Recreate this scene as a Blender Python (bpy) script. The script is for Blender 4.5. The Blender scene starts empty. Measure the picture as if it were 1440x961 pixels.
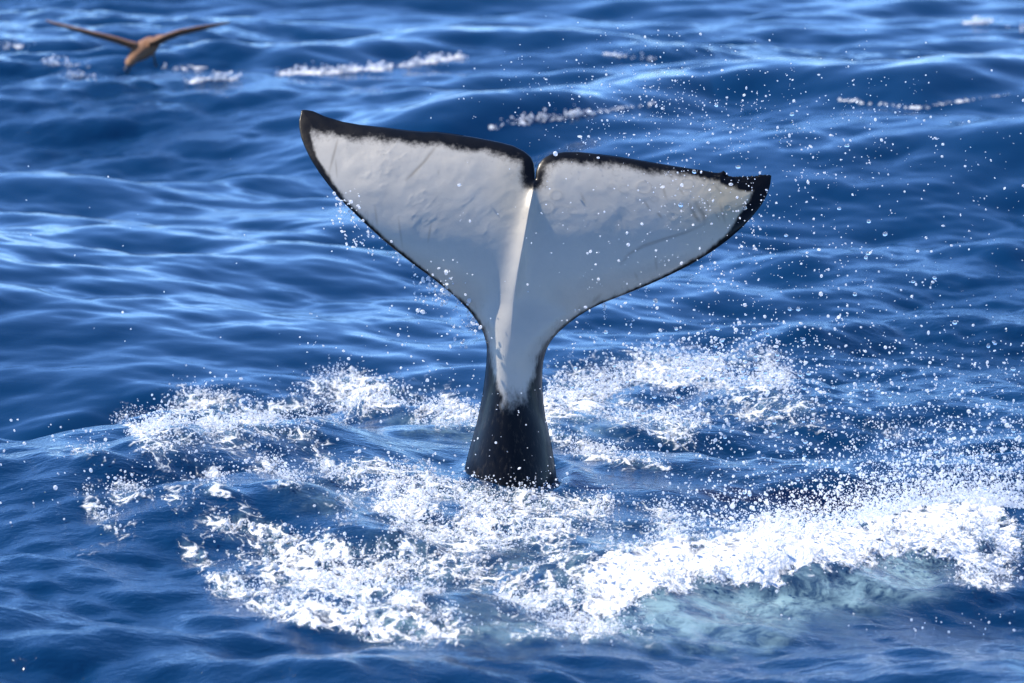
import bpy, bmesh, math, random
import numpy as np
from mathutils import Vector, Matrix

rng = np.random.default_rng(11)
random.seed(5)
scene = bpy.context.scene
C = scene.collection

# ------------------------------------------------------------------ camera, sky, sun, exposure
CAM = np.array((0.0, -25.0, 5.0))
FPX = 7500.0                                     # focal length in photograph pixels (1440 wide)
DEP = math.radians(9.74)                         # downward tilt
cam_d = bpy.data.cameras.new('camera')
cam_d.sensor_width = 36.0
cam_d.lens = 36.0 * FPX / 1440.0
cam_d.clip_end = 20000
cam_d.dof.use_dof = True
cam_d.dof.focus_distance = 25.4
cam_d.dof.aperture_fstop = 3.2
cam = bpy.data.objects.new('camera', cam_d)
cam.location = CAM
cam.rotation_euler = (math.pi / 2 - DEP, 0, 0)
C.objects.link(cam)
scene.camera = cam

SUN_EL, SUN_AZ = math.radians(52), math.radians(-66)      # azimuth clockwise from +Y
sun_dir = Vector((math.sin(SUN_AZ) * math.cos(SUN_EL), math.cos(SUN_AZ) * math.cos(SUN_EL), math.sin(SUN_EL)))
w = bpy.data.worlds.new('World'); scene.world = w; w.use_nodes = True
nt = w.node_tree; nt.nodes.clear()
sky = nt.nodes.new('ShaderNodeTexSky'); sky.sky_type = 'NISHITA'; sky.sun_disc = False
sky.sun_elevation = SUN_EL; sky.sun_rotation = SUN_AZ
sky.air_density = 0.6; sky.dust_density = 0.0; sky.ozone_density = 10.0
bg = nt.nodes.new('ShaderNodeBackground'); bg.inputs[1].default_value = 0.15
wo = nt.nodes.new('ShaderNodeOutputWorld')
nt.links.new(sky.outputs[0], bg.inputs[0]); nt.links.new(bg.outputs[0], wo.inputs[0])
sd = bpy.data.lights.new('sun', 'SUN'); sd.energy = 3.6; sd.angle = math.radians(0.53); sd.color = (1.0, 0.91, 0.77)
so = bpy.data.objects.new('sun', sd); C.objects.link(so)
so.rotation_euler = sun_dir.to_track_quat('Z', 'Y').to_euler()

scene.view_settings.view_transform = 'Standard'
scene.view_settings.look = 'None'
scene.view_settings.exposure = 1.2
scene.view_settings.gamma = 1.0
scene.view_settings.use_curve_mapping = False
scene.render.engine = 'CYCLES'
scene.cycles.use_denoising = True
scene.cycles.max_bounces = 8
scene.cycles.sample_clamp_indirect = 6.0

# ------------------------------------------------------------------ pixel <-> world helpers
cD, sD = math.cos(DEP), math.sin(DEP)
FW = np.array((0, cD, -sD)); UP = np.array((0, sD, cD)); RT = np.array((1.0, 0, 0))
def ray(px, py):
    px = np.asarray(px, float)[..., None]; py = np.asarray(py, float)[..., None]
    return FW * FPX + RT * (px - 720) - UP * (py - 480.5)
def at_depth(px, py, Y):
    d = ray(px, py); t = (np.asarray(Y, float) - CAM[1]) / d[..., 1]
    return CAM + d * t[..., None]
def on_water(px, py, z=0.0):
    d = ray(px, py); t = (np.asarray(z, float) - CAM[2]) / d[..., 2]
    return CAM + d * t[..., None]
def project(P):
    v = P - CAM; zf = v @ FW
    zf = np.where(zf > 1.0, zf, 1.0)
    return 720 + FPX * (v @ RT) / zf, 480.5 - FPX * (v @ UP) / zf

def smooth(a, b, x):
    t = np.clip((x - a) / (b - a), 0, 1); return t * t * (3 - 2 * t)

def seg_dist(px, py, poly):
    """distance in the plane to a polyline, and the parameter (0..1) of the nearest point"""
    best = np.full(px.shape, 1e9); par = np.zeros(px.shape)
    n = len(poly) - 1
    for i in range(n):
        ax, ay = poly[i][:2]; bx, by = poly[i + 1][:2]
        dx, dy = bx - ax, by - ay; L = dx * dx + dy * dy + 1e-9
        t = np.clip(((px - ax) * dx + (py - ay) * dy) / L, 0, 1)
        d = np.hypot(px - ax - t * dx, py - ay - t * dy)
        m = d < best
        best = np.where(m, d, best); par = np.where(m, (i + t) / n, par)
    return best, par

def value_noise(x, y, seed, octaves=4):
    r = np.random.default_rng(seed); out = np.zeros(np.shape(x)); amp = 1.0; tot = 0
    for o in range(octaves):
        T = r.random((256, 256))
        xi = np.floor(x).astype(int); yi = np.floor(y).astype(int)
        fx = x - xi; fy = y - yi
        fx = fx * fx * (3 - 2 * fx); fy = fy * fy * (3 - 2 * fy)
        g = lambda a, b: T[a & 255, b & 255]
        v = (g(xi, yi) * (1 - fx) + g(xi + 1, yi) * fx) * (1 - fy) + (g(xi, yi + 1) * (1 - fx) + g(xi + 1, yi + 1) * fx) * fy
        out += amp * v; tot += amp; amp *= 0.55
        x = x * 2.03 + 17.3; y = y * 2.03 + 5.1
    return out / tot

def mesh_from(name, verts, quads, mat, smooth_shade=True):
    me = bpy.data.meshes.new(name)
    verts = np.ascontiguousarray(verts, np.float32); quads = np.ascontiguousarray(quads, np.int32)
    me.vertices.add(len(verts)); me.vertices.foreach_set('co', verts.ravel())
    nq = len(quads)
    if nq:
        me.loops.add(nq * 4); me.loops.foreach_set('vertex_index', quads.ravel())
        me.polygons.add(nq)
        me.polygons.foreach_set('loop_start', np.arange(nq, dtype=np.int32) * 4)
        if smooth_shade: me.polygons.foreach_set('use_smooth', np.ones(nq, bool))
    me.update(calc_edges=True)
    if mat: me.materials.append(mat)
    return me
def add_attr(me, name, arr, typ='FLOAT'):
    a = me.attributes.new(name, typ, 'POINT')
    a.data.foreach_set('value' if typ == 'FLOAT' else 'vector', np.ascontiguousarray(arr, np.float32).ravel())
def link(name, me, parent=None):
    o = bpy.data.objects.new(name, me); C.objects.link(o)
    if parent: o.parent = parent
    return o

# ------------------------------------------------------------------ node helpers
def new_mat(name):
    m = bpy.data.materials.new(name); m.use_nodes = True
    nt = m.node_tree; nt.nodes.clear()
    out = nt.nodes.new('ShaderNodeOutputMaterial')
    p = nt.nodes.new('ShaderNodeBsdfPrincipled')
    nt.links.new(p.outputs[0], out.inputs[0])
    return m, nt, p
def N(nt, typ, **kw):
    n = nt.nodes.new(typ)
    for k, v in kw.items(): setattr(n, k, v)
    return n
def attr(nt, name):
    return N(nt, 'ShaderNodeAttribute', attribute_name=name)
def math_n(nt, op, a, b=None, clamp=False):
    n = N(nt, 'ShaderNodeMath', operation=op, use_clamp=clamp)
    for i, v in enumerate((a, b)):
        if v is None: continue
        if isinstance(v, (int, float)): n.inputs[i].default_value = v
        else: nt.links.new(v, n.inputs[i])
    return n.outputs[0]
def ramp(nt, src, lo, hi, tlo=0.0, thi=1.0):
    n = N(nt, 'ShaderNodeMapRange', interpolation_type='SMOOTHSTEP')
    nt.links.new(src, n.inputs[0])
    for i, v in enumerate((lo, hi, tlo, thi)): n.inputs[1 + i].default_value = v
    return n.outputs[0]
def mix_col(nt, fac, a, b):
    n = N(nt, 'ShaderNodeMix', data_type='RGBA')
    if isinstance(fac, (int, float)): n.inputs[0].default_value = fac
    else: nt.links.new(fac, n.inputs[0])
    for i, v in ((6, a), (7, b)):
        if isinstance(v, tuple): n.inputs[i].default_value = (*v, 1)
        else: nt.links.new(v, n.inputs[i])
    return n.outputs[2]
def noise(nt, vec, scale, detail=4, rough=0.55, dist=0.0):
    n = N(nt, 'ShaderNodeTexNoise')
    n.inputs['Scale'].default_value = scale; n.inputs['Detail'].default_value = detail
    n.inputs['Roughness'].default_value = rough; n.inputs['Distortion'].default_value = dist
    if vec is not None: nt.links.new(vec, n.inputs['Vector'])
    return n.outputs[0]
def mapping(nt, vec, scale, rot=(0, 0, 0)):
    n = N(nt, 'ShaderNodeMapping'); n.inputs['Scale'].default_value = scale; n.inputs['Rotation'].default_value = rot
    nt.links.new(vec, n.inputs[0]); return n.outputs[0]

# ------------------------------------------------------------------ materials
def mat_sea():
    m, nt, p = new_mat('sea_water')
    co = N(nt, 'ShaderNodeTexCoord').outputs['Object']
    foam = attr(nt, 'foam').outputs['Fac']; aer = attr(nt, 'aeration').outputs['Fac']
    # lace: domain-warped noise, thresholded by how much foam there is
    warp = N(nt, 'ShaderNodeTexNoise'); warp.inputs['Scale'].default_value = 3.0; warp.inputs['Detail'].default_value = 3
    nt.links.new(co, warp.inputs['Vector'])
    va = N(nt, 'ShaderNodeVectorMath', operation='MULTIPLY_ADD')
    nt.links.new(warp.outputs['Color'], va.inputs[0]); va.inputs[1].default_value = (0.35, 0.6, 0.35); nt.links.new(co, va.inputs[2])
    wv = va.outputs[0]
    n1 = noise(nt, mapping(nt, wv, (1, 0.75, 1)), 8.0, 6, 0.62)
    n2 = noise(nt, mapping(nt, wv, (1, 0.7, 1)), 40.0, 4, 0.65)
    vor = N(nt, 'ShaderNodeTexVoronoi', feature='DISTANCE_TO_EDGE'); vor.inputs['Scale'].default_value = 11.0
    nt.links.new(mapping(nt, wv, (1, 0.5, 1)), vor.inputs['Vector'])
    lace = ramp(nt, vor.outputs['Distance'], 0.0, 0.20, 0.34, -0.14)
    s = math_n(nt, 'ADD', math_n(nt, 'MULTIPLY', math_n(nt, 'SUBTRACT', n1, 0.5), 1.5), math_n(nt, 'MULTIPLY', math_n(nt, 'SUBTRACT', n2, 0.5), 0.85))
    s = math_n(nt, 'ADD', s, lace)
    tot = math_n(nt, 'ADD', foam, math_n(nt, 'MULTIPLY', s, 1.05))
    gate = ramp(nt, foam, 0.02, 0.16)
    mask = math_n(nt, 'MULTIPLY', ramp(nt, tot, 0.44, 0.86), gate)
    aer2 = math_n(nt, 'MULTIPLY', aer, ramp(nt, math_n(nt, 'ADD', n1, math_n(nt, 'MULTIPLY', math_n(nt, 'SUBTRACT', n2, 0.5), 0.4)), 0.34, 0.66, 0.1, 1.0), True)
    deep = mix_col(nt, noise(nt, co, 0.35, 2), (0.0004, 0.0165, 0.056), (0.0008, 0.029, 0.090))
    col = mix_col(nt, aer2, deep, (0.22, 0.35, 0.38))
    col = mix_col(nt, mask, col, mix_col(nt, ramp(nt, math_n(nt, 'ADD', n2, math_n(nt, 'MULTIPLY', foam, 0.25)), 0.40, 0.72), (0.40, 0.47, 0.53), (0.88, 0.89, 0.90)))
    nt.links.new(col, p.inputs['Base Color'])
    nt.links.new(ramp(nt, mask, 0, 1, 0.045, 0.55), p.inputs['Roughness'])
    p.inputs['IOR'].default_value = 1.333
    # ripples too small for the mesh
    r1 = noise(nt, mapping(nt, co, (1, 1.6, 1), (0, 0, 0.25)), 7.0, 5, 0.6, 0.4)
    r2 = noise(nt, mapping(nt, co, (1, 1.9, 1), (0, 0, -0.3)), 24.0, 3, 0.6)
    h = math_n(nt, 'ADD', math_n(nt, 'MULTIPLY', r1, 0.010), math_n(nt, 'MULTIPLY', r2, 0.0036))
    h = math_n(nt, 'MULTIPLY', h, ramp(nt, attr(nt, 'slick').outputs['Fac'], 0, 1, 1.0, 0.22))
    h = math_n(nt, 'ADD', h, math_n(nt, 'MULTIPLY', math_n(nt, 'MULTIPLY', n2, mask), 0.014))
    h = math_n(nt, 'ADD', h, math_n(nt, 'MULTIPLY', math_n(nt, 'MULTIPLY', n2, foam), 0.010))
    b = N(nt, 'ShaderNodeBump'); b.inputs['Strength'].default_value = 1.0; b.inputs['Distance'].default_value = 1.0
    nt.links.new(h, b.inputs['Height']); nt.links.new(b.outputs[0], p.inputs['Normal'])
    return m

def mat_whale():
    m, nt, p = new_mat('orca_skin')
    co = N(nt, 'ShaderNodeTexCoord').outputs['Object']
    blk = attr(nt, 'black').outputs['Fac']; stain = attr(nt, 'stain').outputs['Fac']; warm_tint = attr(nt, 'warm').outputs['Fac']
    n1 = noise(nt, mapping(nt, co, (1, 1, 0.35)), 55.0, 5, 0.65)
    n2 = noise(nt, co, 9.0, 5, 0.6); n3 = noise(nt, co, 17.0, 4, 0.6)
    n_sheen = noise(nt, mapping(nt, co, (1, 1, 0.08)), 60.0, 4, 0.7)
    mk = ramp(nt, math_n(nt, 'ADD', blk, math_n(nt, 'ADD', math_n(nt, 'MULTIPLY', math_n(nt, 'SUBTRACT', n1, 0.5), 0.7), math_n(nt, 'MULTIPLY', math_n(nt, 'SUBTRACT', n3, 0.5), 0.6))), 0.12, 0.86)
    white = mix_col(nt, n2, (0.37, 0.348, 0.305), (0.46, 0.432, 0.378))
    white = mix_col(nt, warm_tint, white, (0.44, 0.37, 0.25))  # yellower tone near the torn tip and the notch
    white = mix_col(nt, stain, white, (0.13, 0.11, 0.075))
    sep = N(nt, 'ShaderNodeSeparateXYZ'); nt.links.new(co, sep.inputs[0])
    black = mix_col(nt, math_n(nt, 'MULTIPLY', ramp(nt, n_sheen, 0.52, 0.72), ramp(nt, sep.outputs[2], 0.6, 0.78, 1.0, 0.0)), (0.003, 0.0035, 0.005), (0.030, 0.025, 0.020))  # sunlit wet sheen on the stock, mixed into the black as pale streaks
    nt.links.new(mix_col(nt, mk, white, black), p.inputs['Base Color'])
    nt.links.new(ramp(nt, n2, 0.3, 0.7, 0.28, 0.42), p.inputs['Roughness'])
    p.inputs['IOR'].default_value = 1.4
    p.inputs['Coat Weight'].default_value = 0.12; p.inputs['Coat Roughness'].default_value = 0.12
    nt.links.new(ramp(nt, mk, 0, 1, 0.5, 0.16), p.inputs['Specular IOR Level'])
    h = math_n(nt, 'ADD', math_n(nt, 'MULTIPLY', n2, 0.003), math_n(nt, 'MULTIPLY', noise(nt, co, 60, 3), 0.0006))
    b = N(nt, 'ShaderNodeBump'); b.inputs['Strength'].default_value = 0.7; b.inputs['Distance'].default_value = 1.0
    nt.links.new(h, b.inputs['Height']); nt.links.new(b.outputs[0], p.inputs['Normal'])
    return m

def mat_drop():
    m, nt, p = new_mat('water_drop')
    p.inputs['Base Color'].default_value = (0.93, 0.95, 0.97, 1)
    p.inputs['Roughness'].default_value = 0.12
    p.inputs['IOR'].default_value = 1.333
    p.inputs['Transmission Weight'].default_value = 0.5
    tr = N(nt, 'ShaderNodeBsdfTranslucent'); tr.inputs[0].default_value = (0.95, 0.97, 1.0, 1)
    mx = N(nt, 'ShaderNodeMixShader'); mx.inputs[0].default_value = 0.5
    out = [n for n in nt.nodes if n.type == 'OUTPUT_MATERIAL'][0]
    nt.links.new(p.outputs[0], mx.inputs[1]); nt.links.new(tr.outputs[0], mx.inputs[2]); nt.links.new(mx.outputs[0], out.inputs[0])
    return m
def mat_foam():
    m, nt, p = new_mat('sea_foam')
    p.inputs['Base Color'].default_value = (0.92, 0.93, 0.94, 1)
    p.inputs['Roughness'].default_value = 0.35
    p.inputs['IOR'].default_value = 1.333
    tr = N(nt, 'ShaderNodeBsdfTranslucent'); tr.inputs[0].default_value = (0.92, 0.94, 0.96, 1)
    mx = N(nt, 'ShaderNodeMixShader'); mx.inputs[0].default_value = 0.45
    out = [n for n in nt.nodes if n.type == 'OUTPUT_MATERIAL'][0]
    nt.links.new(p.outputs[0], mx.inputs[1]); nt.links.new(tr.outputs[0], mx.inputs[2]); nt.links.new(mx.outputs[0], out.inputs[0])
    return m
def mat_simple(name, ca, cb, rough, scale):
    m, nt, p = new_mat(name)
    co = N(nt, 'ShaderNodeTexCoord').outputs['Object']
    nt.links.new(mix_col(nt, noise(nt, co, scale, 4), ca, cb), p.inputs['Base Color'])
    p.inputs['Roughness'].default_value = rough
    return m
def mat_clear():
    m, nt, p = new_mat('clear_water_drop')
    p.inputs['Base Color'].default_value = (0.97, 0.98, 1.0, 1)
    p.inputs['Roughness'].default_value = 0.06; p.inputs['IOR'].default_value = 1.333; p.inputs['Transmission Weight'].default_value = 0.92
    return m
M_CLEAR = mat_clear()
M_SEA, M_WHALE, M_DROP, M_FOAM = mat_sea(), mat_whale(), mat_drop(), mat_foam()

# ------------------------------------------------------------------ the sea: wave spectrum
def fft_tile(L, n, lmin, lmax, rms, seed, wind, power=3.2, spread=3.0, chop=1.0):
    r = np.random.default_rng(seed)
    k1 = 2 * np.pi * np.fft.fftfreq(n, L / n)
    kx, ky = np.meshgrid(k1, k1, indexing='ij'); k = np.hypot(kx, ky); k[0, 0] = 1
    cosw = (kx * math.sin(wind) + ky * math.cos(wind)) / k
    A = k ** (-power / 1.0) * np.abs(cosw) ** spread + 0.03 * k ** (-power)
    A = A * (k > 2 * np.pi / lmax) * (k < 2 * np.pi / lmin)
    H = np.sqrt(A) * (r.normal(size=(n, n)) + 1j * r.normal(size=(n, n)))
    h = np.fft.ifft2(H).real; s = rms / h.std()
    dx = np.fft.ifft2(-1j * kx / k * H).real; dy = np.fft.ifft2(-1j * ky / k * H).real
    return L, n, h * s, dx * s * chop, dy * s * chop
def sample(tile, x, y):
    L, n, *maps = tile
    u = x / L * n; v = y / L * n
    i = np.floor(u).astype(int); j = np.floor(v).astype(int); fu = u - i; fv = v - j
    i0 = i % n; i1 = (i + 1) % n; j0 = j % n; j1 = (j + 1) % n
    return [(m[i0, j0] * (1 - fu) + m[i1, j0] * fu) * (1 - fv) + (m[i0, j1] * (1 - fu) + m[i1, j1] * fu) * fv for m in maps]

TILES = [fft_tile(61.0, 512, 2.6, 16.0, 0.125, 3, 0.20, 3.6, 3.5, 0.85),
         fft_tile(27.0, 1024, 0.36, 2.2, 0.034, 8, -0.15, 3.8, 2.2, 0.75),
         fft_tile(17.3, 1024, 0.13, 0.42, 0.0064, 21, 0.30, 3.4, 1.4, 0.4)]

def grow(start, step, ratio, end, cap=None):
    out = []; v = start
    while v < end:
        v += step; out.append(v); step *= ratio
        if cap: step = min(step, cap)
    return out
xs = np.arange(-3.42, 3.4201, 0.012)
side = grow(3.42, 0.012, 1.03, 8.0) ; side += grow(side[-1], side[-1] - side[-2], 1.25, 6000)
xs = np.concatenate((-np.array(side)[::-1], xs, side))
ys = np.arange(-4.6, 4.0, 0.02)
far = grow(ys[-1], 0.02, 1.0022, 27.0); far += grow(far[-1], far[-1] - far[-2], 1.2, 6000)
near = grow(4.6, 0.02, 1.12, 6000)
ys = np.concatenate((-np.array(near)[::-1], ys, far))
nx, ny = len(xs), len(ys)
X, Y = np.meshgrid(xs, ys, indexing='ij')

# foam features: polyline in photograph pixels on the sea, half width px, strength, ridge height m
FOAM = [  # (points, width, strength, ridge_height, ridge_depth)
    ([(205, 602), (260, 592), (330, 600), (420, 590), (470, 580), (525, 578), (590, 590), (680, 600)], 24, 0.62, 0.10, 0.32),
    ([(470, 570), (525, 560), (590, 575), (680, 590)], 20, 0.55, 0.03, 0.2),
    ([(765, 590), (840, 565), (910, 550), (970, 545), (1040, 555), (1110, 575)], 30, 0.62, 0.12, 0.40),
    ([(765, 585), (840, 580), (930, 605), (980, 612)], 15, 0.42, 0.02, 0.2),
    ([(960, 560), (1040, 575), (1100, 580)], 26, 0.35, 0.03, 0.2),
    ([(770, 622), (860, 648), (930, 662)], 9, 0.50, 0.02, 0.15),
    ([(150, 735), (215, 715), (260, 700), (330, 690), (400, 680), (450, 672), (520, 685), (610, 705)], 20, 0.62, 0.11, 0.35),
    ([(330, 690), (370, 680), (420, 695), (480, 712)], 14, 0.50, 0.02, 0.2),
    ([(520, 690), (590, 690), (660, 705), (740, 705)], 20, 0.42, 0.03, 0.2),
    ([(268, 775), (295, 752), (330, 745), (400, 765), (470, 790), (530, 815)], 16, 0.50, 0.07, 0.3),
    ([(268, 785), (300, 825), (360, 855), (440, 880), (540, 893), (640, 895)], 13, 0.58, 0.04, 0.2),
    ([(400, 800), (450, 812), (520, 828)], 18, 0.70, 0.02, 0.2),
    ([(330, 770), (430, 820), (520, 850)], 22, 0.34, 0.0, 0.2),
    ([(540, 770), (600, 745), (650, 740), (720, 755), (790, 750), (850, 750)], 26, 0.55, 0.04, 0.3),
    ([(560, 800), (640, 790), (740, 805), (840, 800)], 24, 0.52, 0.03, 0.3),
    ([(540, 835), (640, 830), (740, 845), (850, 850)], 22, 0.46, 0.02, 0.3),
    ([(600, 880), (700, 870), (800, 885), (900, 890)], 20, 0.34, 0.02, 0.3),
    ([(850, 850), (900, 828), (960, 815), (1040, 805), (1120, 798), (1200, 785), (1280, 775), (1340, 765)], 34, 1.10, 0.12, 0.45),
    ([(1290, 755), (1330, 738), (1385, 738), (1415, 765), (1420, 800), (1370, 812), (1310, 790)], 20, 0.85, 0.08, 0.3),
    ([(870, 715), (930, 735), (1000, 745)], 16, 0.42, 0.02, 0.2),
    ([(100, 775), (170, 755), (230, 760)], 16, 0.16, 0.03, 0.2),
    ([(110, 635), (150, 640)], 10, 0.26, 0.02, 0.15),
]
FOAM += [([(300, 745), (420, 778), (540, 815)], 6, 0.45, 0.0, 0.2), ([(310, 765), (400, 795), (500, 835)], 6, 0.45, 0.0, 0.2), ([(350, 742), (450, 768), (545, 790)], 6, 0.42, 0.0, 0.2),
         ([(290, 790), (360, 825), (440, 858), (520, 872)], 7, 0.4, 0.0, 0.2), ([(420, 860), (520, 868), (600, 850)], 14, 0.35, 0.0, 0.2), ([(700, 700), (800, 700), (860, 712)], 14, 0.36, 0.0, 0.2),
         ([(640, 690), (700, 700), (790, 692)], 12, 0.45, 0.02, 0.15), ([(560, 715), (640, 720), (700, 725)], 20, 0.36, 0.0, 0.2), ([(880, 770), (960, 780), (1060, 765), (1180, 745)], 18, 0.5, 0.0, 0.2),
         ([(210, 625), (270, 622), (340, 618), (440, 612)], 16, 0.3, 0.0, 0.2), ([(180, 650), (240, 640), (300, 650)], 9, 0.25, 0.0, 0.2), ([(1120, 600), (1200, 605), (1290, 615)], 10, 0.22, 0.0, 0.2)]
WAVES = [  # single crests that stand out: pixels on the sea, height, half depth
    ([(-40, 118), (120, 112), (260, 104), (420, 108), (560, 100), (650, 90), (800, 88)], 0.16, 0.75), ([(640, 200), (740, 190), (840, 178), (930, 160)], 0.14, 0.6),
    ([(1090, 158), (1200, 165), (1300, 172), (1440, 150)], 0.16, 0.7), ([(-30, 262), (120, 258), (250, 246), (360, 236)], 0.09, 0.5),
    ([(1120, 462), (1200, 445), (1270, 438), (1350, 448), (1440, 446)], 0.10, 0.4), ([(90, 545), (170, 528), (250, 532), (330, 545)], 0.09, 0.35),
    ([(400, 330), (470, 318), (540, 330)], 0.07, 0.4), ([(1130, 345), (1260, 330), (1400, 338)], 0.09, 0.5), ([(40, 860), (180, 838), (290, 842)], 0.05, 0.34), ([(0, 600), (140, 590), (240, 600)], 0.07, 0.3)]
AER = [([(520, 880), (640, 875), (760, 880), (880, 880)], 22, 0.55),
       ([(880, 870), (980, 865), (1090, 850), (1200, 825), (1290, 800)], 36, 0.95),
       ([(980, 895), (1060, 900), (1120, 880)], 24, 0.6),
       ([(560, 790), (720, 800), (840, 790)], 60, 0.30),
       ([(600, 580), (680, 600)], 30, 0.45), ([(770, 600), (850, 590)], 26, 0.35),
       ([(400, 690), (500, 700)], 20, 0.25), ([(560, 590), (620, 615)], 18, 0.4)]

# spacing-dependent fading so that the coarse outskirts carry no waves they cannot hold
gx = np.gradient(xs); gy = np.gradient(ys)
SP = np.maximum(gx[:, None], gy[None, :])
slick = smooth(0.42, 0.58, value_noise(X * 0.22 + 9.3, Y * 0.13 + 3.1, 500, 3)) * smooth(-0.5, 2.5, Y)
slick = np.maximum(slick, np.exp(-((X + 2.6) / 3.2) ** 2 - ((Y - 6.5) / 4.5) ** 2)); slick = np.maximum(slick, 0.9 * np.exp(-((X - 3.0) / 2.2) ** 2 - ((Y - 10) / 3.5) ** 2))
Z = np.zeros_like(X); DX = np.zeros_like(X); DY = np.zeros_like(X)
for tile, lim in zip(TILES, (1.0, 0.16, 0.06)):
    a = smooth(lim * 2.0, lim * 0.7, SP)
    if lim < 1: a = a * (1 - (0.36 if lim > 0.1 else 0.70) * slick)                 # smoother patches of water between the gusts
    h, dx, dy = sample(tile, X, Y)
    Z += h * a; DX += dx * a; DY += dy * a

near_m = (np.abs(X) < 5.5) & (Y > -5.5) & (Y < 9)
xn, yn = X[near_m], Y[near_m]
ridge = np.zeros(xn.shape); foam_flat = np.zeros(xn.shape)
for pts, wd, st, rh, rd in FOAM:
    if rh <= 0: continue
    wp = on_water(*np.array(pts, float).T)[:, :2]
    d, t = seg_dist(xn, (yn) , wp)
    wig = 0.55 + 0.9 * value_noise(xn * 2.2 + st * 31, yn * 1.3, int(st * 100 + wd), 3)
    ridge = np.maximum(ridge, rh * wig * np.exp(-(d / rd) ** 2))
Z[near_m] += ridge
wm = (np.abs(X) < 9) & (Y > -5.5) & (Y < 24)
xw, yw = X[wm], Y[wm]; wr = np.zeros(xw.shape)
for k, (pts, rh, rd) in enumerate(WAVES):
    wp = on_water(*np.array(pts, float).T)[:, :2]
    d, t = seg_dist(xw, yw, wp)
    sgn = 0.935 + 0.315 * np.tanh((yw - np.interp(xw, wp[:, 0], wp[:, 1])) / 0.3)           # steeper towards us
    wr = np.maximum(wr, rh * (0.6 + 0.8 * value_noise(xw * 0.9 + k * 7, yw * 0.7, 60 + k, 2)) * np.exp(-(d / (rd * sgn)) ** 2))
Z[wm] += wr
g = np.exp(-((X - 0.0) / 0.75) ** 2 - ((Y + 0.5) / 0.9) ** 2)          # water drawn flat round the stock
Z = Z * (1 - 0.9 * g) + 0.03 * g
Z += 0.035 * np.exp(-((np.hypot(X / 0.24, (Y + 0.1) / 0.36) - 1.05) / 0.28) ** 2) * (0.6 + 0.8 * value_noise(X * 9, Y * 9, 88, 3))   # water piling up round the stock
for q, hh, sg in (((525, 580), 0.10, 0.07), ((545, 578), 0.05, 0.1), ((425, 690), 0.05, 0.08), ((1345, 765), 0.06, 0.12), ((960, 552), 0.05, 0.12)):
    c = on_water(*q); Z += hh * np.exp(-(np.hypot(X - c[0], (Y - c[1]) * 0.6) / sg) ** 1.3)
# churned relief inside the foam
P = np.stack((X + DX, Y + DY, Z), -1)
px, py = project(P[near_m])
foam = np.zeros(xn.shape); aer = np.zeros(xn.shape)
wn = lambda sc, sd: value_noise(px / sc, py / sc * 1.6, sd, 4) - 0.5
wx = px + 70 * wn(70, 301) + 26 * wn(22, 302); wy = py + 44 * wn(60, 303) + 22 * wn(20, 304)
patch = np.clip(0.92 + 3.0 * wn(52, 305), 0.1, 1.6)
for pts, wd, st, rh, rd in FOAM:
    pl = np.array(pts, float); pl = pl - np.array((0, rh * 190))
    d, t = seg_dist(wx, wy, pl)
    st = st * 0.9 * patch if st < 1 else st * np.clip(0.72 + 0.33 * patch, 0.5, 1.15)
    foam = 1 - (1 - foam) * (1 - np.clip(st * np.exp(-(d / (wd * 1.05)) ** 2 * 0.9), 0, 0.999)) if rd != 0.45 else np.maximum(foam, st * np.exp(-(d / wd) ** 4 * 0.9))
for pts, wd, st in AER:
    d, t = seg_dist(wx, wy, np.array(pts, float))
    aer = np.maximum(aer, st * np.exp(-(d / wd) ** 2))
aer = np.maximum(aer, 0.42 * smooth(0.1, 0.6, foam))
fr = value_noise(xn * 9, yn * 5, 77, 4) - 0.5
fr2 = value_noise(xn * 28, yn * 16, 78, 3) - 0.5
bump = np.clip(foam, 0, 1) * (1 - 0.6 * smooth(0.7, 1.0, foam)) * (fr * 0.11 + fr2 * 0.014)
sub = P[near_m]; sub[:, 2] += bump; P[near_m] = sub
FO = np.zeros_like(X); AE = np.zeros_like(X); FO[near_m] = foam; AE[near_m] = aer

fz = (np.abs(X) < 7) & (Y > 9) & (Y < 26)
qx, qy = project(P[fz]); ff = np.zeros(qx.shape)
for pts, wd, st in (([(240, 97), (290, 96)], 2.5, 0.6), ([(268, 114), (335, 110)], 2.5, 0.8), ([(395, 103), (470, 101), (540, 96), (600, 87), (650, 80)], 2.8, 0.75), ([(60, 88), (125, 94)], 2.2, 0.5),
                    ([(0, 66), (34, 64)], 2, 0.6), ([(690, 179), (760, 170), (840, 158), (920, 146)], 2.0, 0.6), ([(1180, 140), (1290, 152), (1420, 132)], 1.8, 0.5), ([(1355, 32), (1395, 30)], 2.2, 0.7), ([(850, 75), (920, 84)], 1.6, 0.45)):  # long streak above the fluke notch: a sky reflection whitened in as foam
    d, t = seg_dist(qx, qy + 3 * (value_noise(qx / 14, qy / 6, 91, 3) - 0.5), np.array(pts, float))
    ff = np.maximum(ff, st * np.exp(-(d / wd) ** 2) * np.clip(0.4 + 1.4 * value_noise(qx / 16, qy / 9, 92, 3), 0, 1.2))
FO[fz] = np.maximum(FO[fz], ff)
idx = np.arange(nx * ny, dtype=np.int32).reshape(nx, ny)
quads = np.stack((idx[:-1, :-1], idx[1:, :-1], idx[1:, 1:], idx[:-1, 1:]), -1).reshape(-1, 4)
me = mesh_from('sea', P.reshape(-1, 3), quads, M_SEA)
add_attr(me, 'foam', FO.ravel()); add_attr(me, 'aeration', AE.ravel()); add_attr(me, 'slick', slick.ravel())
sea = link('sea', me); sea['kind'] = 'structure'; sea['label'] = 'deep blue choppy sea with white churned foam'

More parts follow.
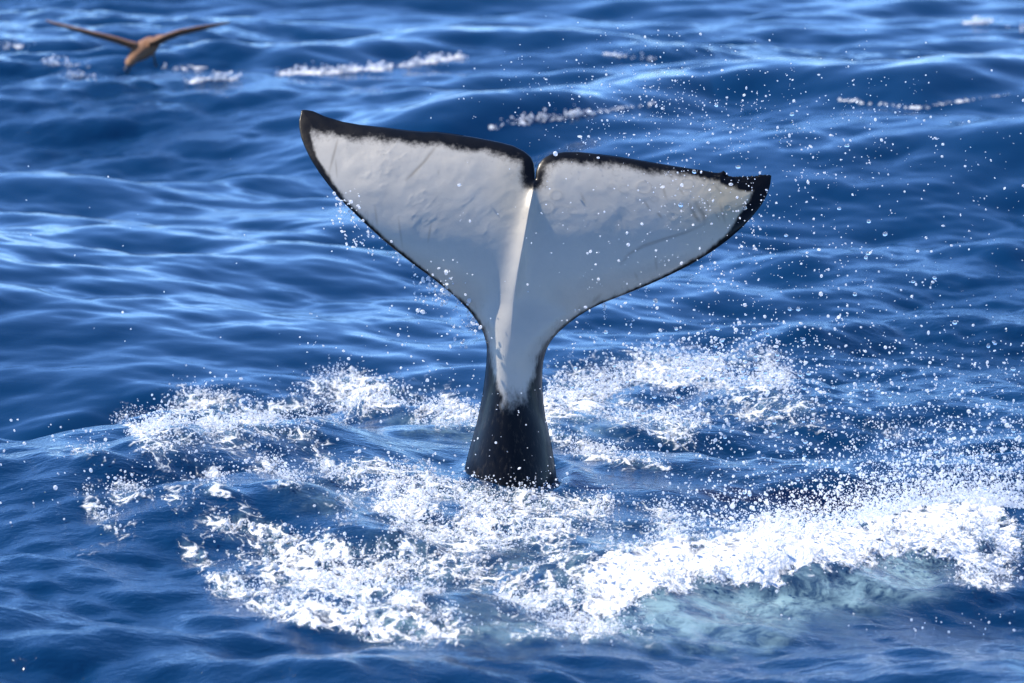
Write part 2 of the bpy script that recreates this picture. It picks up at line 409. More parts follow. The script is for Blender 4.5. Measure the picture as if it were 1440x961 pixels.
# near surface as a flat list, for putting drops and foam on it
SURF = P[near_m]; SFO = foam; SPX, SPY = project(SURF)
INV = (SPX > -60) & (SPX < 1500) & (SPY > 380) & (SPY < 1010)
SURF, SFO = SURF[INV], SFO[INV]

# ------------------------------------------------------------------ the orca's tail
LEFT_TRAIL = [(428.1,154.4),(440.6,156.5),(456.2,163.7),(481.2,171.2),(506.2,175.6),(540.5,179.3),(574.8,183.7),(599.8,185.6),(612.3,185.2),(637.3,188.4),(668.5,193.4),(699.7,199.3),(721.6,204.9),(737.2,212.7),(746.6,220.5),(751.0,229.9),(752.0,240),(752.4,252)]
LEFT_LEAD = [(423.4,158.5),(420.6,169),(420.8,180),(423.4,194),(429.7,209.6),(437.5,225.2),(448.4,242.4),(462.4,261.1),(478,279.9),(496.8,298.6),(517.1,318.3),(537.4,336.7),(559.2,354.8),(581,372),(602.9,387.6),(624.8,404.8),(643,420),(659,436.5),(670.5,451.2),(679.3,466.8),(684.6,485.6),(684.4,504.3),(682.4,526.2),(679.3,551.1),(675.2,573),(670.5,594.8),(664.3,616.7),(657.4,641.7),(653,660.4),(649,690),(640,740),(628,800),(612,870)]
RIGHT_TRAIL = [(1083.0,246.6),(1078,245.7),(1071,246.2),(1052.2,248.1),(1030.4,248.7),(1019.6,247.8),(1018.3,239.6),(1012.5,243.1),(1005.4,243.1),(989.8,240),(964.8,236.2),(933.6,231.2),(902.4,225.9),(871.1,220.6),(843,216.9),(814.9,213.7),(793.1,213.4),(774.3,216.5),(763.4,222.8),(757.2,230.6),(753.6,240),(752.4,252)]
RIGHT_LEAD = [(1084.4,249.8),(1083.4,260.2),(1078.7,274.3),(1071,288.3),(1058.5,304),(1042.8,321.1),(1021,339.9),(999.1,355.5),(971,372.6),(939.8,388.3),(908.6,402.3),(877.4,414.8),(849.3,425.7),(827.4,436),(811,446.5),(798.5,455.9),(786,466.8),(775.1,479),(768.4,491.8),(764.4,504.3),(762.6,523),(762.6,544.9),(764.2,563.6),(766.7,585.5),(771.1,604.2),(775.1,622.9),(778.3,641.7),(781.4,660.4),(784.5,690),(792,740),(804,800),(820,870)]
CENTER = [(752.4,252),(749.5,268),(743,300),(736,340),(728.5,380),(722.5,420),(719,460),(718,500),(717.5,540),(717,600),(716.5,690),(716,740),(716,800),(716,870)]
TIP_L, TIP_R = (423.8,155.2), (1085.0,247.4)

def resample(pts, marks, counts):
    """points at even arc length between successive landmark indices"""
    pts = np.array(pts, float); out = [pts[:1]]
    for (a, b), n in zip(zip(marks[:-1], marks[1:]), counts):
        seg = pts[a:b + 1]; L = np.concatenate(([0], np.cumsum(np.hypot(*np.diff(seg, axis=0).T))))
        t = np.linspace(0, L[-1], n + 1)[1:]
        out.append(np.stack((np.interp(t, L, seg[:, 0]), np.interp(t, L, seg[:, 1])), -1))
    return np.concatenate(out)
def near_i(pts, q): return int(np.argmin([math.hypot(p[0] - q[0], p[1] - q[1]) for p in pts]))

def half(trail, lead, tip, leadmarks):
    inner = [tip] + trail + CENTER[1:]; outer = [tip] + lead
    cm = [(752.4,252),(743,300),(728.5,380),(719,460),(718,500),(716.5,690),(716,870)]
    im = [0] + [near_i(inner, q) for q in cm]
    om = [0] + [near_i(outer, q) for q in leadmarks]
    cnt = [200, 26, 40, 40, 20, 80, 30]
    I = resample(inner, im, cnt); O = resample(outer, om, cnt)
    # soften kinks along the borders, keeping the ends
    for arr, k in ((O, 10), (I, 1)):
        for _ in range(k): arr[1:-1] = 0.5 * arr[1:-1] + 0.25 * (arr[:-2] + arr[2:])
    nick = np.random.default_rng(9).normal(0, 1, len(I))
    span = np.abs(I[:, 0] - 1050) < 32
    I[span, 1] += np.clip(nick[span], -0.6, 1.6) * 0.8
    nv = 100
    v = 0.5 - 0.5 * np.cos(np.pi * np.linspace(0, 1, nv + 1)); v = 0.5 * v + 0.5 * np.linspace(0, 1, nv + 1)
    return I[:, None] * (1 - v[None, :, None]) + O[:, None] * v[None, :, None], I, O
GL, IL, OL = half(LEFT_TRAIL, LEFT_LEAD, TIP_L, [(581,372),(624.8,404.8),(659,436.5),(679.3,466.8),(684.4,504.3),(649,690),(612,870)])
GR, IR, OR = half(RIGHT_TRAIL, RIGHT_LEAD, TIP_R, [(908.6,402.3),(849.3,425.7),(811,446.5),(786,466.8),(768.4,491.8),(784.5,690),(820,870)])
outl = np.concatenate((OL[::-1], IL[1:201], IR[200:0:-1], OR))
outl_c = outl[::2]
TRAIL_ALL = np.concatenate((IL[:201], IR[200::-1]))[::2]
SC = 1 / 305.0
def lean(x, y):
    h = (470 - y) * SC
    c = 0.66 * np.clip(h - 0.20, 0, None) ** 2
    c = c + 0.05 * ((x - 735) * SC) ** 2
    return c - 0.10 * smooth(430, 720, y) * ((np.clip(y, 430, None) - 430) * SC)
def sinterp(y, xp, fp):
    return sum(np.interp(y + o, xp, fp) for o in np.linspace(-26, 26, 9)) / 9
def thick(x, y, d):
    dm = d * SC
    q = np.clip(dm / 0.16, 0, 1)
    tf = 0.036 * (0.25 + 0.75 * smooth(0, 150, np.minimum(np.hypot(x - TIP_L[0], y - TIP_L[1]), np.hypot(x - TIP_R[0], y - TIP_R[1])))) * np.sqrt(np.clip(1 - (1 - q) ** 2, 0, 1))
    cx = np.interp(y, [c[1] for c in CENTER], [c[0] for c in CENTER])
    off = np.abs(x - cx)
    a = sinterp(y, [240, 262, 300, 350, 400, 440, 480], [3, 6, 9, 11, 13, 20, 40])
    b = sinterp(y, [235, 252, 300, 350, 400, 440, 480], [0.0, 0.015, 0.035, 0.05, 0.05, 0.04, 0.05])
    ridge = b * np.exp(-(off / a) ** 1.3)
    wide = sinterp(y, [300, 400, 440, 480], [0.0, 0.02, 0.05, 0.09]) * np.exp(-(off / 55) ** 2)
    lw = np.interp(y, OL[260:, 1], OL[260:, 0]); rw = np.interp(y, OR[260:, 1], OR[260:, 0])
    A = np.where(x < cx, cx - lw, rw - cx) + 0.01
    B = sinterp(y, [440, 480, 540, 600, 690, 870], [0.15, 0.185, 0.20, 0.235, 0.30, 0.45])
    ell = B * np.sqrt(np.clip(1 - (off / A) ** 2, 0, 1))
    wst = smooth(425, 505, y)
    edge = np.sqrt(np.clip(1 - (1 - np.clip(dm / 0.10, 0, 1)) ** 2, 0, 1))
    return (tf + (ridge + wide) * edge) * (1 - wst) + ell * wst

def scars(x, y):
    """raised marks (m) and brown stain on the underside, from strokes, rings and wrinkles traced on the flukes"""
    hgt = np.zeros(x.shape); st = np.zeros(x.shape)
    def stroke(pts, w, s, hh=0.0):
        nonlocal hgt, st
        d, t = seg_dist(x, y, pts); f = np.exp(-(d / w) ** 2) * (0.35 + 0.65 * np.sin(np.pi * np.clip(t, 0.03, 0.97)))
        st = np.maximum(st, s * f); hgt += hh * f
    stroke([(614,205),(598,226),(580,245),(571,253)], 2.2, 0.55, -0.001)
    stroke([(476,192),(470,215),(462,246)], 1.8, 0.45); stroke([(472,225),(474,250)], 1.3, 0.35)
    stroke([(527,290),(531,320)], 1.8, 0.3); stroke([(560,306),(566,348)], 1.6, 0.3); stroke([(606,315),(602,340)], 1.6, 0.35)
    stroke([(616,240),(617,246)], 1.2, 0.3)
    stroke([(873,372),(885,357),(905,346),(935,336),(965,327),(990,316)], 2.0, 0.5, -0.002)
    stroke([(970,288),(978,305),(985,313)], 2.6, 0.6); stroke([(978,285),(990,303),(990,313)], 3.4, 0.6); stroke([(932,262),(937,280)], 1.8, 0.45)
    stroke([(1030,297),(1050,285),(1060,277)], 2.0, 0.45); stroke([(1012,285),(1020,314)], 1.6, 0.4); stroke([(925,300),(930,306)], 1.8, 0.55)
    stroke([(817,272),(823,288)], 1.6, 0.4); stroke([(906,282),(914,296)], 1.5, 0.4); stroke([(994,282),(997,292)], 1.5, 0.4)
    stroke([(922,361),(923,378)], 1.8, 0.35); stroke([(893,384),(897,394)], 1.6, 0.3); stroke([(845,414),(832,428)], 2.6, 0.4)
    stroke([(1000,255),(1018,275)], 1.6, 0.35); stroke([(955,265),(962,275)], 1.5, 0.35); stroke([(1005,298),(1012,310)], 1.4, 0.35)
    for cx, cy, r, hh in ((782,275,8.5,1),(768,292,11,.7),(805,296,6,.7),(906,264,10.5,1.2),(878,266,7,.8),(866,243,5,.7),(966,259,9,.9),(946,305,7,.7),(1023,293,5,.8),(1000,256,4,.9),(790,300,13,.5),(860,262,4,.6),(920,280,5,.6)):
        d = np.abs(np.hypot(x - cx, (y - cy) * 1.25) - r); hgt += 0.0022 * hh * np.exp(-(d / 1.7) ** 2); st = np.maximum(st, 0.16 * hh * np.exp(-(d / 1.4) ** 2))
    r = np.random.default_rng(4)
    def wrinkles(n, x0, x1, y0, y1, amp):
        nonlocal hgt
        for _ in range(n):
            ax, ay = r.uniform(x0, x1), r.uniform(y0, y1); an = r.normal(0.1, 0.5) ; pts = [(ax, ay)]
            for _k in range(r.integers(3, 6)):
                an += r.normal(0, 0.8); ax += 4.5 * math.cos(an); ay += 4.5 * math.sin(an); pts.append((ax, ay))
            d, t = seg_dist(x, y, pts); hgt += 0.65 * amp * np.exp(-(d / 1.5) ** 2)
    wrinkles(16, 560, 655, 258, 318, 0.0028); wrinkles(12, 490, 570, 205, 250, 0.0022); wrinkles(8, 660, 720, 280, 330, 0.0018)
    wrinkles(14, 800, 880, 280, 345, 0.0024); wrinkles(12, 880, 1010, 255, 330, 0.0022)
    for _ in range(16):
        ax, ay = r.uniform(505, 570), r.uniform(210, 255)
        hgt += 0.0022 * np.exp(-(np.hypot(x - ax, y - ay) / r.uniform(2, 4)) ** 2)
    return hgt, st

def build_tail():
    verts, faces, blk, stn, wrm = [], [], [], [], []
    base = 0
    for side, G in ((-1, GL), (1, GR)):
        x, y = G[..., 0], G[..., 1]
        sh = x.shape; xf, yf = x.ravel(), y.ravel()
        d, _ = seg_dist(xf, yf, outl_c)
        d[d < 0.7] = 0
        d = d.reshape(sh); d[:, -1] = 0; d[:201, 0] = 0; d[0] = 0
        dt, _ = seg_dist(xf, yf, TRAIL_ALL); dt = dt.reshape(sh)
        T = thick(x, y, d); T[d == 0] = 0
        hg, st = scars(xf, yf); hg = hg.reshape(sh); st = st.reshape(sh)
        fade = smooth(0, 10, d) * smooth(470, 420, y)
        und = (value_noise(x / 34 + 3, y / 34, 41, 3) - 0.5) * 0.022 * smooth(400, 250, y) * smooth(6, 40, d)
        L = lean(x, y)
        # black: trailing border, tips, thin leading border, the stock
        bw = np.interp(x, [420, 470, 560, 700, 740, 752, 765, 800, 900, 1000, 1030, 1085], [30, 19, 15, 16, 13, 11, 10, 14, 12, 8, 10, 16]) * (0.62 + 0.76 * value_noise(x / 38, y / 60, 55, 3))
        m1 = np.maximum(smooth(bw + 15, bw - 11, dt), 0.30 * np.exp(-dt / (bw * 1.5)))
        dl = np.hypot(0, d)
        lw = np.interp(x, [420, 440, 480, 540, 640, 680, 760, 800, 860, 930, 1000, 1040, 1085], [23, 11, 5, 3, 1.5, 3, 3, 1.5, 1.5, 2.5, 6, 15, 24]) * (0.55 + 0.9 * value_noise(x / 30, y / 30, 56, 3))
        m2 = np.maximum(0.30 * np.exp(-dl / 12) * smooth(bw, bw + 8, dt), smooth(lw + 6, np.maximum(lw - 6, -1), dl) * (y < 490) * (dt > bw * 0.6) * smooth(0.5, 2, lw))
        cxs = np.interp(y, [440, 480, 520, 560, 600, 660], [722, 724, 724, 724, 722, 720])
        tw_l = np.interp(y, [455, 480, 520, 548, 565, 585, 620], [60, 38, 30, 23, 12, 2, -18])
        tw_r = np.interp(y, [455, 480, 500, 530, 556, 575, 620], [90, 46, 33, 25, 14, -4, -20])
        lim = np.where(x < cxs, tw_l, tw_r)
        lim = np.maximum(lim, 16)
        m3 = np.maximum(smooth(-11, 11, np.abs(x - cxs) - lim) * smooth(462, 482, y), smooth(525, 600, y + 0.25 * (x - 720)))
        black = np.maximum(1 - (1 - m1) * (1 - m2), m3)
        warm = np.clip(0.7 * smooth(70, 0, np.hypot(x - 1035, (y - 275))) + 0.35 * smooth(90, 20, np.hypot(x - 1000, y - 290)), 0, 0.9)
        warm = np.maximum(warm, 0.35 * smooth(60, 5, np.hypot(x - 730, (y - 275) * 0.6)))
        for front in (1, 0):
            Yd = L - T - und * 0 if front else L + T
            if front: Yd = Yd - 0.5 * hg * fade - 0.45 * und
            V = at_depth(x, y, Yd)
            i = np.arange(V.shape[0] * V.shape[1]).reshape(sh) + base
            q = np.stack((i[:-1, :-1], i[1:, :-1], i[1:, 1:], i[:-1, 1:]), -1).reshape(-1, 4)
            if (side == -1) != bool(front): q = q[:, ::-1]
            verts.append(V.reshape(-1, 3)); faces.append(q)
            bk = black if front else np.ones(sh)
            blk.append(bk.ravel()); stn.append((st if front else st * 0).ravel()); wrm.append(warm.ravel())
            base += V.shape[0] * V.shape[1]
    me = mesh_from('killer_whale', np.concatenate(verts), np.concatenate(faces), M_WHALE)
    add_attr(me, 'black', np.concatenate(blk)); add_attr(me, 'stain', np.concatenate(stn)); add_attr(me, 'warm', np.concatenate(wrm))
    bm = bmesh.new(); bm.from_mesh(me)
    bmesh.ops.remove_doubles(bm, verts=bm.verts, dist=0.0006)
    bmesh.ops.recalc_face_normals(bm, faces=bm.faces)
    bm.to_mesh(me); bm.free()
    me.polygons.foreach_set('use_smooth', np.ones(len(me.polygons), bool))
    o = link('killer_whale', me)
    o['label'] = 'orca tail raised from the foam, white underside, black edged flukes'
    o['category'] = 'whale'
    return o
whale = build_tail()

# ------------------------------------------------------------------ the seabird
def tube_ring(center, ax_u, ax_v, ru, rv, n):
    a = np.linspace(0, 2 * np.pi, n, endpoint=False)
    return [Vector(center) + ax_u * (ru * math.cos(t)) + ax_v * (rv * math.sin(t)) for t in a]
def loft(bm, rings, cap=True):
    vr = [[bm.verts.new(p) for p in r] for r in rings]
    n = len(vr[0])
    for a, b in zip(vr[:-1], vr[1:]):
        for i in range(n): bm.faces.new((a[i], a[(i + 1) % n], b[(i + 1) % n], b[i]))
    if cap: bm.faces.new(vr[0][::-1]); bm.faces.new(vr[-1])
def bm_obj(name, bm, mat, parent=None):
    bmesh.ops.recalc_face_normals(bm, faces=bm.faces)
    me = bpy.data.meshes.new(name); bm.to_mesh(me); bm.free(); me.materials.append(mat)
    me.polygons.foreach_set('use_smooth', np.ones(len(me.polygons), bool))
    return link(name, me, parent)
M_BIRD = mat_simple('brown_feathers', (0.15, 0.068, 0.03), (0.24, 0.112, 0.048), 0.75, 14)
M_DARK = mat_simple('dark_bill_and_feet', (0.03, 0.025, 0.022), (0.05, 0.04, 0.035), 0.5, 30)
def build_bird():
    root = bpy.data.objects.new('seabird', None); C.objects.link(root)
    root.location = at_depth(200, 72, 15.2).tolist()
    root['label'] = 'brown seabird gliding low over the water with wings raised'
    root['category'] = 'bird'
    u = 1 / 186.0                                 # metres per photograph pixel out there
    bm = bmesh.new()
    # body axis: tail away and up to the right, head towards us, low on the left
    body = [((20, 62, 12), 2), ((18, 48, 11), 8), ((13, 28, 9), 13.5), ((6, 8, 4), 16.5), ((-2, -12, -1), 15), ((-9, -28, -6), 11), ((-13, -40, -9), 8.5), ((-16, -52, -12), 8), ((-18, -61, -15), 4.5), ((-19, -65, -16.5), 2)]
    ax = Vector((-38, -125, -28)).normalized(); au = ax.cross(Vector((0, 0, 1))).normalized(); av = au.cross(ax)
    loft(bm, [tube_ring(Vector((c[0] * 0.9, c[1] * 0.8, c[2] * 0.9)) * u, au, av, r * u * 0.95, r * u * 0.78, 14) for c, r in body])
    # wings: rings across each wing from shoulder to tip, cambered and thin
    for s, pts in ((-1, [((-6, 5, 5), 30, 5), ((-16, 2, 8), 32, 4.2), ((-34, -2, 15), 33, 3.4), ((-58, -4, 22), 32, 2.8), ((-84, 2, 28), 28, 2.4), ((-108, 12, 33), 20, 1.8), ((-126, 22, 37), 12, 1.2), ((-138, 30, 40), 4, 0.7)]),
                   (1, [((10, 5, 8), 30, 5), ((20, 2, 12), 32, 4.2), ((36, -2, 20), 33, 3.4), ((56, -4, 27), 32, 2.8), ((78, 2, 31), 28, 2.4), ((98, 12, 34), 20, 1.8), ((112, 22, 36), 12, 1.2), ((122, 30, 37), 4, 0.7)])):
        rings = []
        for c, ch, th in pts:
            rings.append([Vector(((c[0]), c[1] + ch * 0.75 * math.cos(t) , c[2] + 1.3 * th * math.sin(t) + 0.17 * ch * math.cos(t) * -1)) * u for t in np.linspace(0, 2 * np.pi, 12, endpoint=False)])
        loft(bm, rings)
    # fan of tail feathers
    loft(bm, [[Vector((19 + a * 6, 55, 11.5 + b)) * u for a, b in ((-1, 0), (0, 2.5), (1, 0), (0, -2))],
              [Vector((22 + a * 11, 82, 13 + b)) * u for a, b in ((-1, 0), (0, 1.2), (1, 0), (0, -1))]])
    me = bpy.data.meshes.new('body')
    o = bm_obj('body', bm, M_BIRD, root)
    md = o.modifiers.new('join', 'REMESH'); md.mode = 'VOXEL'; md.voxel_size = 0.006; md.use_smooth_shade = True
    bm = bmesh.new()
    loft(bm, [tube_ring(Vector(c) * u, au, av, r * u, r * u * 1.1, 8) for c, r in (((-16.4, -49, -14), 2.6), ((-18.5, -57, -16.3), 1.8), ((-20, -62, -18.2), 1.5), ((-20.5, -64.5, -20.5), 0.5))])
    bm_obj('bill', bm, M_DARK, root)
    for dx, pts in ((0, [((-12, -20, -10), 2.2), ((-15, -18, -18), 1.5), ((-17, -16, -25), 1.4), ((-20, -24, -28), 2.6), ((-23, -30, -28.5), 1.0)]),
                    (1, [((14, 12, -4), 2.2), ((16, 14, -12), 1.5), ((17, 15, -19), 1.4), ((19, 8, -22), 2.6), ((21, 2, -22.5), 1.0)])):
        bm = bmesh.new()
        loft(bm, [tube_ring(Vector(c) * u, Vector((1, 0, 0)), Vector((0, 1, 0)) if k < 3 else Vector((0, 0.2, 1)).normalized(), r * u, r * u * (1 if k < 3 else 0.5), 8) for k, (c, r) in enumerate(pts)])
        bm_obj('foot', bm, M_DARK, root)
    return root
bird = build_bird()

# ------------------------------------------------------------------ foam and spray
def point_stuff(name, pts, rad, mat, label, lumpy):
    me = bpy.data.meshes.new(name)
    me.vertices.add(len(pts)); me.vertices.foreach_set('co', np.ascontiguousarray(pts, np.float32).ravel())
    add_attr(me, 'rad', rad)
    add_attr(me, 'rot', np.random.default_rng(len(pts)).uniform(0, 6.283, (len(pts), 3)), 'FLOAT_VECTOR')
    sc = np.random.default_rng(len(pts) + 1).uniform(0.65, 1.35, (len(pts), 3)) if lumpy else np.random.default_rng(3).uniform(0.6, 1.5, (len(pts), 3))
    add_attr(me, 'stretch', sc * np.asarray(rad)[:, None], 'FLOAT_VECTOR')
    o = link(name, me)
    g = bpy.data.node_groups.new(name + '_points', 'GeometryNodeTree')
    g.interface.new_socket('Geometry', in_out='INPUT', socket_type='NodeSocketGeometry')
    g.interface.new_socket('Geometry', in_out='OUTPUT', socket_type='NodeSocketGeometry')
    gi = g.nodes.new('NodeGroupInput'); go = g.nodes.new('NodeGroupOutput')
    ico = g.nodes.new('GeometryNodeMeshIcoSphere'); ico.inputs['Radius'].default_value = 1.0; ico.inputs['Subdivisions'].default_value = 3 if lumpy else 2
    shape = ico.outputs[0]
    if lumpy:
        sp = g.nodes.new('GeometryNodeSetPosition'); nz = g.nodes.new('ShaderNodeTexNoise'); nz.inputs['Scale'].default_value = 1.6; nz.inputs['Detail'].default_value = 3
        vm = g.nodes.new('ShaderNodeVectorMath'); vm.operation = 'SUBTRACT'; vm.inputs[1].default_value = (0.5, 0.5, 0.5)
        vs = g.nodes.new('ShaderNodeVectorMath'); vs.operation = 'SCALE'; vs.inputs['Scale'].default_value = 2.2
        g.links.new(nz.outputs['Color'], vm.inputs[0]); g.links.new(vm.outputs[0], vs.inputs[0]); g.links.new(vs.outputs[0], sp.inputs['Offset'])
        g.links.new(shape, sp.inputs['Geometry']); shape = sp.outputs[0]
    ss = g.nodes.new('GeometryNodeSetShadeSmooth'); g.links.new(shape, ss.inputs[0])
    sm = g.nodes.new('GeometryNodeSetMaterial'); sm.inputs['Material'].default_value = mat; g.links.new(ss.outputs[0], sm.inputs[0])
    mp = g.nodes.new('GeometryNodeMeshToPoints'); g.links.new(gi.outputs[0], mp.inputs[0])
    ip = g.nodes.new('GeometryNodeInstanceOnPoints')
    na = g.nodes.new('GeometryNodeInputNamedAttribute'); na.data_type = 'FLOAT_VECTOR'; na.inputs[0].default_value = 'stretch'
    nr = g.nodes.new('GeometryNodeInputNamedAttribute'); nr.data_type = 'FLOAT_VECTOR'; nr.inputs[0].default_value = 'rot'
    g.links.new(mp.outputs[0], ip.inputs['Points']); g.links.new(sm.outputs[0], ip.inputs['Instance'])
    g.links.new(na.outputs[0], ip.inputs['Scale']); g.links.new(nr.outputs[0], ip.inputs['Rotation'])
    g.links.new(ip.outputs[0], go.inputs[0])
    me.materials.append(mat)
    md = o.modifiers.new('points', 'NODES'); md.node_group = g
    o['kind'] = 'stuff'; o['label'] = label
    return o

def clumped(p, n, sigma, per):
    """n positions: cluster centres drawn from p, several drops round each"""
    k = max(1, n // per); c = p[rng.integers(0, len(p), k)]
    q = np.repeat(c, per, 0); return q + rng.normal(0, 1, q.shape) * sigma

# foam lumps heaped where the foam is thick
pr = np.clip(SFO - 0.30, 0, None) ** 1.2 * np.clip(1.0 - SFO, 0.04, 1) * (0.25 + 0.75 * (value_noise(SURF[:, 0] * 5, SURF[:, 1] * 2.6, 5, 3) > 0.5))
pr /= pr.sum()
k = rng.choice(len(SURF), 7000, p=pr)
lp = SURF[k] + rng.normal(0, 1, (len(k), 3)) * (0.015, 0.03, 0.0)
hv = np.clip(SFO[k], 0, 1.1)
lp[:, 2] += np.abs(rng.normal(0, 1, len(k))) * 0.03 * hv ** 2
lr = np.exp(rng.normal(math.log(0.0034), 0.5, len(k))) * (0.7 + 0.6 * hv)
point_stuff('sea_foam', lp, np.clip(lr, 0.0015, 0.013), M_FOAM, 'white foam heaped on the churned water round the orca tail', True)

# drops: glitter on the foam
pr = np.clip(SFO - 0.12, 0, None) * np.clip(1.25 - 1.3 * SFO, 0.03, 1) * (0.1 + (value_noise(SURF[:, 0] * 4, SURF[:, 1] * 2, 15, 4) > 0.5)); pr /= pr.sum()
k = rng.choice(len(SURF), 44000, p=pr)
dp = SURF[k] + rng.normal(0, 1, (len(k), 3)) * (0.03, 0.05, 0); dp[:, 2] += rng.exponential(0.022, len(k))
dr = np.clip(np.exp(rng.normal(math.log(0.0023), 0.45, len(k))), 0.001, 0.008)
sets = [(dp, dr)]
def spray(n, sampler, r0, rs, rmax=0.0105):
    p = sampler(n); sets.append((p, np.clip(np.exp(rng.normal(math.log(r0), rs, len(p))), 0.0012, rmax)))
def px_box(x0, x1, y0, y1, Y0, Y1):
    return lambda n: at_depth(rng.uniform(x0, x1, n), rng.uniform(y0, y1, n), rng.uniform(Y0, Y1, n))
def px_gauss(x, y, sx, sy, Y0, Y1):
    def f(n):
        p = at_depth(rng.normal(x, sx, n), rng.normal(y, sy, n), rng.uniform(Y0, Y1, n))
        k = n // 3; p[:k] = p[rng.integers(0, max(1, n // 12), k)] + rng.normal(0, 0.022, (k, 3))      # drops in strings and knots
        return p
    return f
def rising(x0, x1, ybase, scale, Y0, Y1):
    def f(n):
        x = rng.uniform(x0, x1, n); yb = np.interp(x, [b[0] for b in ybase], [b[1] for b in ybase])
        return at_depth(x, yb - rng.exponential(1, n) * scale, rng.uniform(Y0, Y1, n))
    return f
FB = [(900, 800), (1000, 775), (1100, 760), (1200, 740), (1280, 715), (1340, 705), (1440, 715)]
spray(6500, rising(930, 1440, FB, 34, -1.9, -1.2), 0.0024, 0.55, 0.010)
spray(6000, rising(930, 1440, FB, 20, -1.9, -1.2), 0.0013, 0.3, 0.003)
spray(2500, rising(1200, 1440, FB, 40, -1.9, -1.2), 0.0013, 0.3, 0.003)
spray(2400, rising(1150, 1440, FB, 60, -1.9, -1.0), 0.0022, 0.5, 0.008)
spray(600, px_box(760, 1440, 130, 700, -1.5, 1.2), 0.0022, 0.55)
spray(1100, px_gauss(1040, 430, 140, 130, -1.0, 1.0), 0.0024, 0.6)
spray(600, px_gauss(900, 150, 110, 50, -0.3, 1.0), 0.0020, 0.45, 0.006)
spray(380, px_gauss(1130, 170, 160, 60, -0.3, 1.0), 0.0020, 0.45, 0.006)
spray(650, px_box(980, 1440, 480, 660, -1.2, 0.8), 0.0028, 0.6)
spray(1200, px_gauss(1030, 540, 80, 42, -0.2, 0.8), 0.0028, 0.6)
spray(70, px_gauss(490, 305, 18, 22, -0.1, 0.3), 0.0038, 0.4); spray(40, px_gauss(515, 345, 22, 12, -0.1, 0.3), 0.004, 0.4)
spray(170, px_gauss(620, 405, 20, 18, -0.1, 0.3), 0.0040, 0.5); spray(60, px_gauss(655, 450, 12, 25, -0.1, 0.3), 0.004, 0.5)
spray(120, px_box(420, 700, 430, 560, -0.4, 0.6), 0.003, 0.4)
spray(22, px_box(0, 420, 200, 560, -0.4, 1.5), 0.0026, 0.4)
spray(420, px_gauss(170, 745, 60, 28, -1.6, -1.0), 0.0040, 0.4); spray(200, px_box(0, 300, 590, 800, -1.6, -0.2), 0.0032, 0.4)
spray(45, px_box(640, 800, 540, 690, -0.75, -0.45), 0.0024, 0.5)
spray(110, px_gauss(990, 280, 60, 25, -0.15, 0.05), 0.0022, 0.5)
spray(500, rising(200, 690, [(200, 600), (420, 585), (525, 560), (690, 590)], 14, -0.2, 0.6), 0.0034, 0.4)
spray(900, rising(770, 1120, [(770, 560), (900, 535), (970, 525), (1120, 555)], 16, 0.2, 1.0), 0.0038, 0.4)
spray(700, rising(220, 640, [(220, 705), (400, 665), (640, 700)], 13, -0.9, -0.4), 0.0034, 0.4)
spray(240, px_box(900, 1440, 860, 950, -2.9, -2.4), 0.003, 0.4)
# water running off the leading edges in strings
def strings(edge, n):
    def f(m):
        out = []
        for _ in range(n):
            e = edge[rng.integers(0, len(edge))]; k = rng.integers(5, 14); L = rng.uniform(12, 48)
            t = np.sort(rng.random(k)) ** 1.4 * L
            out.append(at_depth(e[0] + rng.normal(0, 1.2, k) + 0.06 * t, e[1] + 1 + t, np.full(k, 0.02) + rng.normal(0, 0.02, k)))
        return np.concatenate(out)
    return f
spray(0, strings(np.array(LEFT_LEAD[8:18]), 16), 0.0022, 0.5, 0.006)
spray(0, strings(np.array(RIGHT_LEAD[4:14]), 14), 0.0020, 0.5, 0.006)
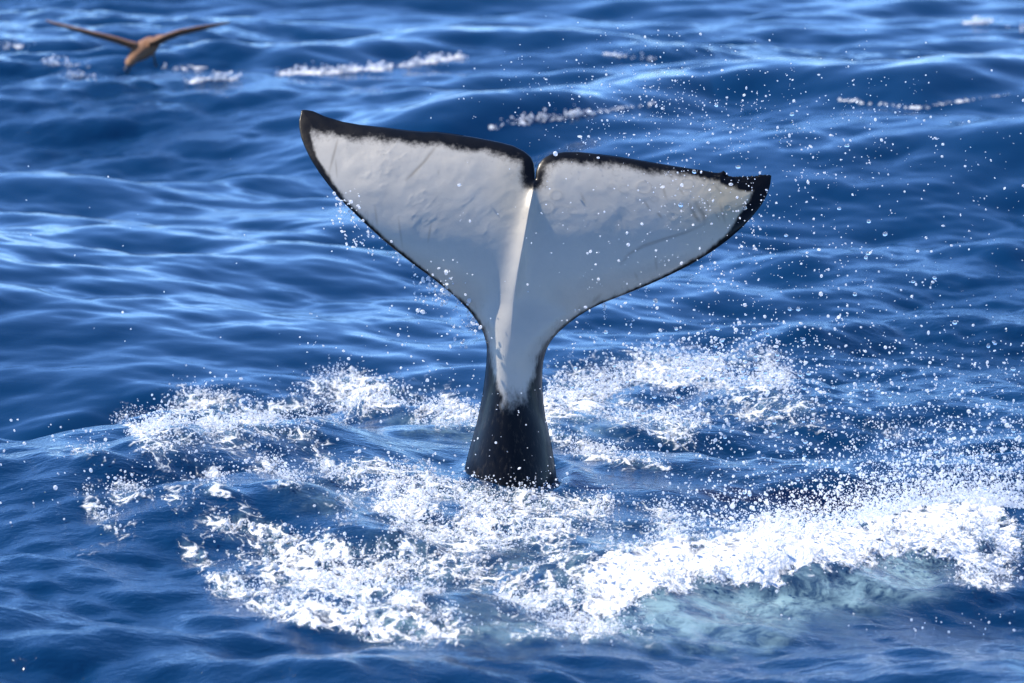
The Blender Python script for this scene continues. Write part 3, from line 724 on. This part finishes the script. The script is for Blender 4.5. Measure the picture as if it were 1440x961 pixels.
# small breaking crests far behind
fm = (np.abs(X) < 7) & (Y > 9) & (Y < 27)
FARV = P[fm]; FPXX, FPYY = project(FARV)
def crest(n, pts, s):
    def f(m):
        t = rng.uniform(0, len(pts) - 1, n); i = t.astype(int); fr = (t - i)[:, None]; P0 = np.array(pts, float)
        q = P0[i] * (1 - fr) + P0[np.minimum(i + 1, len(pts) - 1)] * fr + rng.normal(0, 1, (n, 2)) * s
        q = q[value_noise(q[:, 0] / 9, q[:, 1] / 5, 12, 2) > 0.42]
        out = []
        for a, b in q:
            near = np.where((np.abs(FPXX - a) < 5) & (np.abs(FPYY - b) < 1.6))[0]
            if len(near): out.append(FARV[near[np.argmin(FARV[near, 1])]] + (0, 0, abs(rng.normal(0, 0.02))))
        return np.array(out)
    return f
for pts, n in (([(400, 102), (470, 100), (540, 95), (600, 86), (640, 80)], 170), ([(245, 97), (275, 95)], 26), ([(272, 114), (330, 110)], 60), ([(10, 66), (30, 64)], 12),
               ([(70, 88), (110, 92)], 22), ([(95, 106), (130, 110)], 18), ([(1360, 32), (1390, 30)], 24), ([(860, 76), (910, 84)], 12), ([(730, 172), (830, 160)], 60), ([(1425, 40), (1440, 38)], 8)):
    n *= 4; spray(n, crest(n, pts, (10, 1.1)), 0.0042, 0.5, 0.013)
ap = np.concatenate([s[0] for s in sets]); ar = np.concatenate([s[1] for s in sets])
# the largest flying drops are things of their own, all the others are spray
ok = np.ones(len(ap), bool); first = len(sets[0][0])
fx, fy = project(ap)
cand = np.where((np.arange(len(ap)) >= first) & (fx > 800) & (fx < 1430) & (fy > 60) & (fy < 700) & (ap[:, 1] < 1.3))[0]
big = cand[np.argsort(-ar[cand])[:140]]
ok[big] = False
point_stuff('water_spray', ap[ok], ar[ok], M_DROP, 'fine spray of bright water droplets thrown up around the orca tail', False)
bm = bmesh.new(); bmesh.ops.create_icosphere(bm, subdivisions=3, radius=1.0)
for v in bm.verts: v.co.z *= 1.0 + 0.12 * math.sin(3 * v.co.x) + 0.05 * v.co.z; v.co.x *= 0.94
dm = bpy.data.meshes.new('water_drop'); bm.to_mesh(dm); bm.free(); dm.materials.append(M_CLEAR)
dm.polygons.foreach_set('use_smooth', np.ones(len(dm.polygons), bool))
for i in big:
    o = link('water_drop', dm); o.location = ap[i].tolist(); o.scale = [float(ar[i]) * f for f in rng.uniform(0.85, 1.2, 3)]
    o.rotation_euler = rng.uniform(0, 6.28, 3).tolist()
    x_, y_ = fx[i], fy[i]
    where = ('thick white foam bank' if y_ > 620 else 'foam patch behind the tail stock' if y_ > 490 else None)
    edge_y = np.interp(x_, [752, 1085], [215, 247])
    o['label'] = ('water drop flying over the ' + where) if where else ('water drop flying above the trailing edge of the torn-tipped fluke' if y_ < edge_y and x_ < 1090
                  else 'water drop in the air beyond the torn fluke tip' if x_ > 1085 and y_ < 330 else 'water drop in the air below the torn-tipped fluke')
    o['category'] = 'water drop'; o['group'] = o['label'].replace('water drop', 'water drops')
